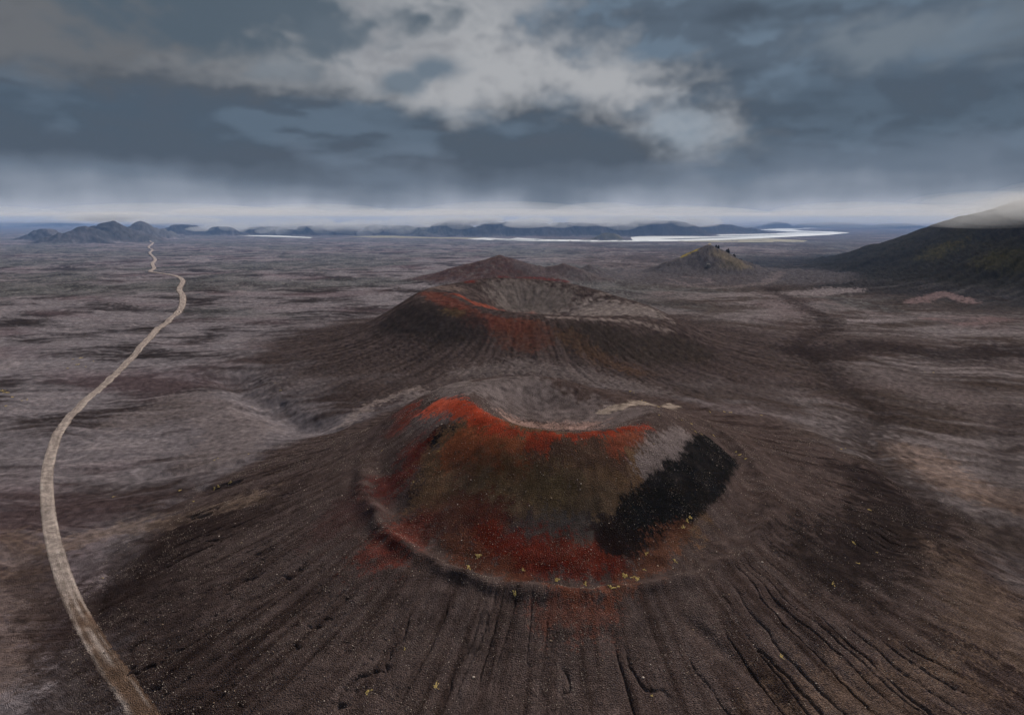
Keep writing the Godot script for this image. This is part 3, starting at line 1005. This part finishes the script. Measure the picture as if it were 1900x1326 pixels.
func make_river() -> void:
	var water := StandardMaterial3D.new()
	water.resource_name = "milky_meltwater"
	water.albedo_color = Color(0.90, 0.92, 0.93)
	water.roughness = 0.22
	var bank := StandardMaterial3D.new()
	bank.resource_name = "mossy_gravel_flat"
	bank.albedo_color = lin(128, 122, 96).linear_to_srgb()
	bank.roughness = 1.0
	bank.albedo_texture = noise_texture(15, 0.05, 4, 512, 0.7, 1.0)
	bank.uv1_triplanar = true
	bank.uv1_world_triplanar = true
	bank.uv1_scale = Vector3.ONE / 400.0
	river_sheet("river", "white milky river arm below the misty ridges", [866, 443, 900, 441, 945, 443, 960, 441, 1010, 444, 1100, 445, 1176, 446, 1176, 448, 1090, 448, 1000, 447, 940, 446, 900, 445], water, 1.2)
	river_sheet("river", "broad white river bend winding toward the big mountain", [1170, 440, 1200, 436.5, 1290, 435.5, 1400, 434, 1480, 431, 1440, 428, 1410, 426, 1440, 424, 1510, 422, 1520, 423, 1470, 425, 1490, 428, 1545, 429.5, 1578, 431.5, 1540, 435.5, 1480, 438.5, 1420, 441.5, 1340, 445, 1250, 447.5, 1176, 448], water, 1.2)
	river_sheet("river", "thin white river arm at the foot of the long ridge", [430, 436, 470, 435, 520, 437, 580, 440, 575, 441.5, 520, 439.5, 470, 438], water, 1.2)
	river_sheet("river", "short white river glint beside the massif", [256, 438.2, 290, 436.6, 288, 437.6, 262, 438.8], water, 1.2)
	river_sheet("river", "white lake strip far behind the long ridge", [412, 419.5, 470, 419.5, 466, 421.5, 420, 421.0], water, 1.2)
	var bar := plain_material("wet_black_sand", lin(70, 72, 78))
	river_sheet("river_bar", "dark sand bar in the broad river bend", [1225, 443.0, 1300, 441.0, 1390, 439.6, 1340, 441.6, 1260, 443.8], bar, 1.7)
	river_sheet("river_bar", "long thin sand bar near the river bend's far bank", [1290, 438.2, 1400, 436.2, 1490, 433.4, 1420, 436.8, 1330, 438.8], bar, 1.7)
	river_sheet("river_bar", "small sand bar in the white river arm", [905, 443.4, 960, 443.6, 1010, 445.0, 950, 444.6], bar, 1.7)
	river_sheet("river_bar", "narrow sand bar where the river turns to the mountain", [1440, 429.2, 1500, 430.2, 1540, 431.8, 1490, 431.2], bar, 1.7)
	river_sheet("river_flat", "yellow green mossy flat along the river bend", [1250, 447.5, 1340, 445, 1420, 442, 1500, 446, 1490, 449, 1400, 449.5, 1300, 449], bank, 0.9)
	river_sheet("river_flat", "pale tan gravel flat beside the white river arm", [640, 438.5, 720, 437, 800, 440, 900, 441, 866, 443, 780, 441.5, 690, 440.5], bank, 0.9)

# ------------------------------------------------------------------ mist
func wisp(parent: Node3D, at: Vector3, size: Vector3, m: FogMaterial) -> void:
	var f := FogVolume.new()
	f.name = "mist_wisp"
	f.shape = 0
	f.size = size
	f.material = m
	f.position = at
	parent.add_child(f, true)

func fog_material(density: float) -> FogMaterial:
	var m := FogMaterial.new()
	m.albedo = Color(0.97, 0.98, 1.0)
	m.density = density
	return m

func make_mist() -> void:
	var rng := RandomNumberGenerator.new()
	rng.seed = 5
	var bank := Node3D.new()
	bank.name = "low_cloud"
	bank.set_meta("kind", "stuff")
	bank.set_meta("label", "white mist hanging on the tops of the far ridges")
	bank.set_meta("category", "mist")
	add_child(bank)
	var thin := fog_material(0.0036)
	var faint := fog_material(0.00042)
	# blue damp air over the far flow and the river
	var air := FogVolume.new()
	air.name = "haze"
	air.shape = RenderingServer.FOG_VOLUME_SHAPE_BOX
	air.size = Vector3(16000, 150, 9000)
	air.position = Vector3(0, 27, -900 - 4500)
	var thin_air := FogMaterial.new()
	thin_air.albedo = Color(0.60, 0.76, 1.0)
	thin_air.density = 0.00010
	air.material = thin_air
	air.set_meta("kind", "stuff")
	air.set_meta("label", "thin blue haze over the far plain")
	air.set_meta("category", "haze")
	add_child(air)
	# on the crests behind the river
	for k: Hill in hills:
		if not k.misty:
			continue
		var crest := height(k.x, k.z)
		for i in 15:
			var low := 30.0 if absf(k.x / -k.z + 0.235) < 0.075 else 0.0
			var hang := rng.randf_range(0.0, 1.0)
			wisp(bank, Vector3(k.x + rng.randf_range(-0.9, 0.9) * k.w, crest + 14.0 - 30.0 * hang * hang - low * rng.randf(), k.z + k.d * rng.randf_range(-0.2, 0.8)), Vector3(rng.randf_range(0.15, 0.6) * k.w, rng.randf_range(22, 60) + low * 0.6, rng.randf_range(120, 300)), thin)
	# a far wall of low cloud
	for i in 60:
		var a := deg_to_rad(-48.0 + 96.0 * (i + rng.randf()) / 60.0)
		var dist := rng.randf_range(4700, 8500)
		wisp(bank, Vector3(sin(a) * dist, rng.randf_range(80, 118), -cos(a) * dist), Vector3(rng.randf_range(600, 1700), rng.randf_range(50, 220), 1100), faint)
	# on the left massif
	for k in [[150, 404, 2750, 200], [170, 406, 2700, 180], [185, 401, 2800, 260], [205, 405, 2800, 200], [215, 402, 2850, 260], [240, 400, 3000, 280], [290, 408, 3400, 300], [350, 408, 3600, 340]]:
		var d := ray(k[0], k[1])
		wisp(bank, EYE + d * float(k[2]) / -d.z, Vector3(k[3], rng.randf_range(26, 44), k[3]), fog_material(0.0046))
	# on the mossy mountain
	var cap := Node3D.new()
	cap.name = "low_cloud_001"
	cap.set_meta("kind", "stuff")
	cap.set_meta("label", "pale cloud covering the top of the big mossy mountain")
	cap.set_meta("category", "mist")
	add_child(cap)
	var veil := fog_material(0.0013)
	for i in 44:
		var f := pow(rng.randf(), 0.7)
		var x := 690.0 + 420.0 * f
		wisp(cap, Vector3(x, 96.0 + 42.0 * f + rng.randf_range(-14, 12), rng.randf_range(-1120, -900)), Vector3(rng.randf_range(120, 300), rng.randf_range(24, 40) + 40.0 * f, rng.randf_range(120, 260)), veil)

# ------------------------------------------------------------------ stones and moss
func pebble(rng: RandomNumberGenerator, flat: float) -> ArrayMesh:
	# a faceted lump: a coarse ball with its corners pushed in and out
	var st := SurfaceTool.new()
	st.begin(Mesh.PRIMITIVE_TRIANGLES)
	st.set_smooth_group(-1)
	lump(st, rng, Vector3.ZERO, 1.0, flat)
	st.generate_normals()
	return st.commit()

func lump(st: SurfaceTool, rng: RandomNumberGenerator, at: Vector3, r: float, flat: float) -> void:
	var rings := [[0.95], [0.55], [-0.1], [-0.6]]
	var v := []
	v.append(at + Vector3(rng.randf_range(-.2, .2), flat * rng.randf_range(.85, 1.1), rng.randf_range(-.2, .2)) * r)
	for k in 3:
		var y: float = [0.62, 0.1, -0.5][k]
		var w: float = [0.68, 1.0, 0.8][k]
		for i in 6:
			var a := TAU * (i + 0.5 * (k % 2)) / 6.0 + rng.randf_range(-.22, .22)
			var q := w * rng.randf_range(0.75, 1.2)
			v.append(at + Vector3(cos(a) * q, (y + rng.randf_range(-.12, .12)) * flat, sin(a) * q) * r)
	for i in 6:
		var n := (i + 1) % 6
		for t in [v[0], v[1 + n], v[1 + i]]:
			st.add_vertex(t)
		for k in 2:
			var a: Vector3 = v[1 + k * 6 + i]
			var b: Vector3 = v[1 + k * 6 + n]
			var c: Vector3 = v[7 + k * 6 + i]
			var d: Vector3 = v[7 + k * 6 + n]
			for t in [a, b, d, a, d, c]:
				st.add_vertex(t)

func tuft_mesh(rng: RandomNumberGenerator) -> ArrayMesh:
	# a ragged cushion: small lumps strung along a few arms, with gaps
	var st := SurfaceTool.new()
	st.begin(Mesh.PRIMITIVE_TRIANGLES)
	st.set_smooth_group(-1)
	for k in 7:
		var a := rng.randf() * TAU
		var p := Vector3(rng.randf_range(-.3, .3), 0, rng.randf_range(-.25, .25))
		for i in rng.randi_range(3, 7):
			var g := rng.randf_range(0.62, 1.0)
			st.set_color(Color(g, g * rng.randf_range(0.9, 1.0), g * rng.randf_range(0.7, 1.0)))
			lump(st, rng, p + Vector3(0, 0.03, 0), rng.randf_range(0.07, 0.16), rng.randf_range(0.6, 1.1))
			a += rng.randf_range(-.7, .7)
			p += Vector3(cos(a), 0, sin(a)) * rng.randf_range(0.09, 0.2)
	st.generate_normals()
	return st.commit()

func plain_material(called: String, color: Color, tinted := false) -> StandardMaterial3D:
	var m := StandardMaterial3D.new()
	m.resource_name = called
	m.albedo_color = color.linear_to_srgb()
	m.roughness = 0.95
	m.metallic_specular = 0.25
	m.vertex_color_use_as_albedo = tinted
	return m

func thing(called: String, mesh: Mesh, m: Material, at: Transform3D, label: String, category: String, group: String) -> void:
	var o := MeshInstance3D.new()
	o.name = called
	o.mesh = mesh
	o.material_override = m
	o.transform = at
	o.set_meta("label", label)
	o.set_meta("category", category)
	if group:
		o.set_meta("group", group)
	add_child(o, true)

var counts := {}
func numbered(called: String) -> String:
	counts[called] = counts.get(called, -1) + 1
	return called if counts[called] == 0 else "%s_%03d" % [called, counts[called]]

func make_moss() -> void:
	var rng := RandomNumberGenerator.new()
	rng.seed = 9
	var m := plain_material("yellow_moss", lin(176, 160, 108), true)
	var kinds := []
	for i in 6:
		kinds.append(tuft_mesh(rng))
	var sets := [
		["pale yellow moss tuft on the bench below the dark red band", "moss tufts on the crater bench", 1.25, [888, 1030, 970, 1057, 1032, 1076, 1087, 1083, 1136, 1089, 869, 1053, 955, 1102, 1200, 1027, 1196, 1057, 1161, 1069, 1184, 1075, 1147, 1087, 1178, 1071]],
		["pale yellow moss tuft at the lower edge of the black patch", "moss tufts below the black patch", 1.2, [1282, 961, 1276, 966, 1269, 978, 1253, 1041, 1372, 844, 1366, 838, 1383, 851]],
		["small yellow moss tuft along the crease behind the crater lip", "moss tufts in the crease behind the crater", 1.2, [1169, 726, 1176, 728, 1198, 746, 1192, 743, 1221, 754, 1223, 770, 1265, 779, 1283, 786, 1303, 806, 1325, 808, 1290, 800]],
		["small yellow moss tuft in the gully running from the crater toward the mountain", "moss tufts in the gully", 1.3, [1318, 764, 1345, 764, 1357, 765, 1412, 770]],
		["yellow moss tuft on the crater cone's red flank facing the track", "moss tufts on the flank facing the track", 0.9, [813, 837, 767, 894, 708, 836]],
		["yellow moss tuft on the lowest slope of the crater cone", "moss tufts on the lowest slope", 1.0, [690, 1279, 682, 1283, 751, 1203, 808, 1273, 1210, 1290]],
		["yellow moss tuft on the plain across the gravel track from the craters", "moss tufts across the track", 2.0, [125, 683, 158, 680, 173, 670, 148, 664, 135, 666, 143, 676, 3, 725, 12, 728, 23, 736, 40, 743, 50, 741, 9, 753]],
		["yellow moss tuft on the rough ground between track and crater cone", "moss tufts between track and cone", 1.1, [404, 850, 398, 853, 460, 842, 332, 910, 397, 906, 405, 902, 427, 894, 358, 930, 210, 921, 510, 710, 520, 724, 467, 754, 191, 1072]],
		["yellow moss tuft on the pale fans between crater cone and big mountain", "moss tufts on the fans below the mountain", 1.2, [1853, 721, 1717, 690, 1732, 691, 1562, 833, 1569, 831, 1584, 1006, 1627, 1024, 1594, 1045, 1546, 1084, 1612, 945, 1450, 1218]],
	]
	for k in sets:
		var spots: Array = k[3]
		for i in range(0, spots.size(), 2):
			var p := ground_at(spots[i], spots[i + 1])
			var n := slope_at(p)
			var size: float = k[2] * rng.randf_range(0.4, 0.85)
			var b := Basis(Quaternion(Vector3.UP, n)) * Basis(Vector3.UP, rng.randf() * TAU)
			thing(numbered("moss_tuft"), kinds[rng.randi() % 6], m, Transform3D(b.scaled_local(Vector3.ONE * size), p - n * 0.02), k[0], "moss tuft", k[1])

func make_crags() -> void:
	var rng := RandomNumberGenerator.new()
	rng.seed = 33
	var m := plain_material("dark_basalt", lin(46, 44, 44))
	var spots := [0.10, 0.0, "topmost dark crag just below the pointed hill's summit", 0.22, 0.02, "second dark crag below the summit on the pointed hill's bare edge", 0.32, 0.0, "third dark crag below the summit on the pointed hill's bare edge", 0.40, 0.05, "fourth dark crag halfway down the pointed hill's bare edge", 0.47, 0.02, "fifth dark crag low on the pointed hill's bare edge", 0.53, 0.06, "lowest dark crag on the pointed hill's bare edge", -0.14, 0.55, "lone pale grey outcrop on the pointed hill's front slope"]
	for i in range(0, spots.size(), 3):
		var p := Vector3(312.0 + 128.0 * spots[i], 0, -1070.0 + 110.0 * spots[i + 1])
		p.y = height(p.x, p.z)
		var st := SurfaceTool.new()
		st.begin(Mesh.PRIMITIVE_TRIANGLES)
		st.set_smooth_group(-1)
		for k in 5:
			lump(st, rng, Vector3(rng.randf_range(-3, 3), rng.randf_range(0, 2.5), rng.randf_range(-3, 3)), rng.randf_range(1.2, 2.6), rng.randf_range(0.9, 2.2))
		st.generate_normals()
		thing(numbered("crag"), st.commit(), m if i < 18 else plain_material("grey_rock", lin(120, 116, 112)), Transform3D(Basis.IDENTITY, p - Vector3(0, 1.0, 0)), spots[i + 2], "crag", "")

func slope_at(p: Vector3) -> Vector3:
	var e := 0.6
	return Vector3(height(p.x - e, p.z) - height(p.x + e, p.z), 2.0 * e, height(p.x, p.z - e) - height(p.x, p.z + e)).normalized()

func make_stones() -> void:
	var rng := RandomNumberGenerator.new()
	rng.seed = 21
	var kinds := []
	for i in 5:
		kinds.append(pebble(rng, rng.randf_range(0.55, 0.85)))
	var pale := plain_material("pale_pumice", lin(168, 156, 148))
	var tan_ := plain_material("tan_pumice", lin(140, 122, 104))
	var dark := plain_material("dark_scoria", lin(58, 50, 48))
	var n := 0
	while n < 300:
		var a := rng.randf_range(-1.5, 1.5)
		var r := rng.randf_range(30.0, 118.0)
		var p := Vector3(C1.x + sin(a) * r, 0, C1.y + cos(a) * r)
		if p.z > -98.0 or absf(p.x / p.z) > 0.74:
			continue
		p.y = height(p.x, p.z)
		var size := rng.randf_range(0.10, 0.15) if n > 30 else rng.randf_range(0.16, 0.26)
		var b := Basis(Vector3.UP, rng.randf() * TAU)
		var m: StandardMaterial3D = [pale, pale, tan_, dark][rng.randi() % 4]
		var where := "the steep brown face under the crater lip" if r < 58.0 else "the bench below the dark red band" if r < 74.0 else "the rilled outer slope of the crater cone"
		var tint := "dark scoria" if m == dark else "pale" if m == pale else "tan"
		thing(numbered("stone"), kinds[n % 5], m, Transform3D(b.scaled_local(Vector3.ONE * size), p + Vector3(0, size * 0.2, 0)), "small %s stone lying on %s" % [tint, where], "stone", "%s stones on %s" % [tint, where])
		n += 1
	var mm := MultiMesh.new()
	mm.transform_format = MultiMesh.TRANSFORM_3D
	mm.use_colors = true
	mm.mesh = kinds[0]
	var most := 60000
	mm.instance_count = most
	n = 0
	while n < most:
		var a := rng.randf_range(-2.2, 2.2)
		var r := sqrt(rng.randf()) * 125.0
		var p := Vector3(C1.x + sin(a) * r, 0, C1.y + cos(a) * r)
		if p.z > -95.0 or absf(p.x / p.z) > 0.76 or rng.randf() > 0.22 + 1.1 * n_mid.get_noise_2d(p.x / 16.0, p.z / 16.0) + 0.5 * n_mid.get_noise_2d(p.x / 4.0, p.z / 4.0) + 0.35 * ss(-150.0, -110.0, p.z):
			continue
		p.y = height(p.x, p.z)
		var size := 0.03 + 0.08 * pow(rng.randf(), 4.0)
		var b := Basis(Vector3.UP, rng.randf() * TAU)
		mm.set_instance_transform(n, Transform3D(b.scaled_local(Vector3.ONE * size), p + Vector3(0, size * 0.3, 0)))
		var c := lin(176, 164, 154).lerp(lin(74, 64, 60), pow(rng.randf(), 0.6))
		mm.set_instance_color(n, c)
		n += 1
	var o := MultiMeshInstance3D.new()
	o.name = "gravel"
	o.multimesh = mm
	o.material_override = plain_material("pumice_gravel", Color.WHITE, true)
	o.set_meta("kind", "stuff")
	o.set_meta("label", "pale pumice gravel strewn over the crater cone")
	o.set_meta("category", "gravel")
	add_child(o)

# ------------------------------------------------------------------
func _ready() -> void:
	setup_noise()
	var cam := Camera3D.new()
	cam.name = "camera"
	cam.position = EYE
	cam.rotation_degrees = Vector3(-PITCH, 0, 0)
	cam.fov = rad_to_deg(2.0 * atan(663.0 / FOCAL))
	cam.near = 0.5
	cam.far = 80000.0
	add_child(cam)
	cam.current = true

	var env := Environment.new()
	env.background_mode = Environment.BG_SKY
	env.sky = make_sky()
	env.tonemap_mode = Environment.TONE_MAPPER_LINEAR
	env.tonemap_exposure = EXPO
	env.sdfgi_enabled = true
	env.ssao_enabled = true
	env.ssil_enabled = true
	env.fog_enabled = true
	env.fog_density = 0.00002
	env.fog_light_color = Color(0.55, 0.72, 1.0)
	env.volumetric_fog_enabled = true
	env.volumetric_fog_density = 0.0
	var we := WorldEnvironment.new()
	we.name = "environment"
	we.environment = env
	add_child(we)

	# a veiled sun ahead, over the bright gap in the cloud
	var sun := DirectionalLight3D.new()
	sun.name = "sun"
	sun.light_energy = SUN
	sun.light_angular_distance = 10.0
	sun.light_color = Color(1.0, 0.955, 0.90)
	sun.shadow_enabled = true
	sun.rotation_degrees = Vector3(-43, 180 - 34, 0)
	add_child(sun)

	make_materials()
	dense1 = densify(R1, T1)
	dense2 = densify(R2, T2)
	trace_hills()
	var far_track := PackedVector2Array()
	for i in range(0, ROAD.size(), 2):
		var p := ground_at(ROAD[i], ROAD[i + 1])
		if p.z < -480.0:
			far_track.append(Vector2(p.x, p.z))
	track = far_track
	trace_cuts()
	trace_patches()
	make_ground()
	make_road()
	make_river()
	make_mist()
	make_crags()
	make_moss()
	make_stones()
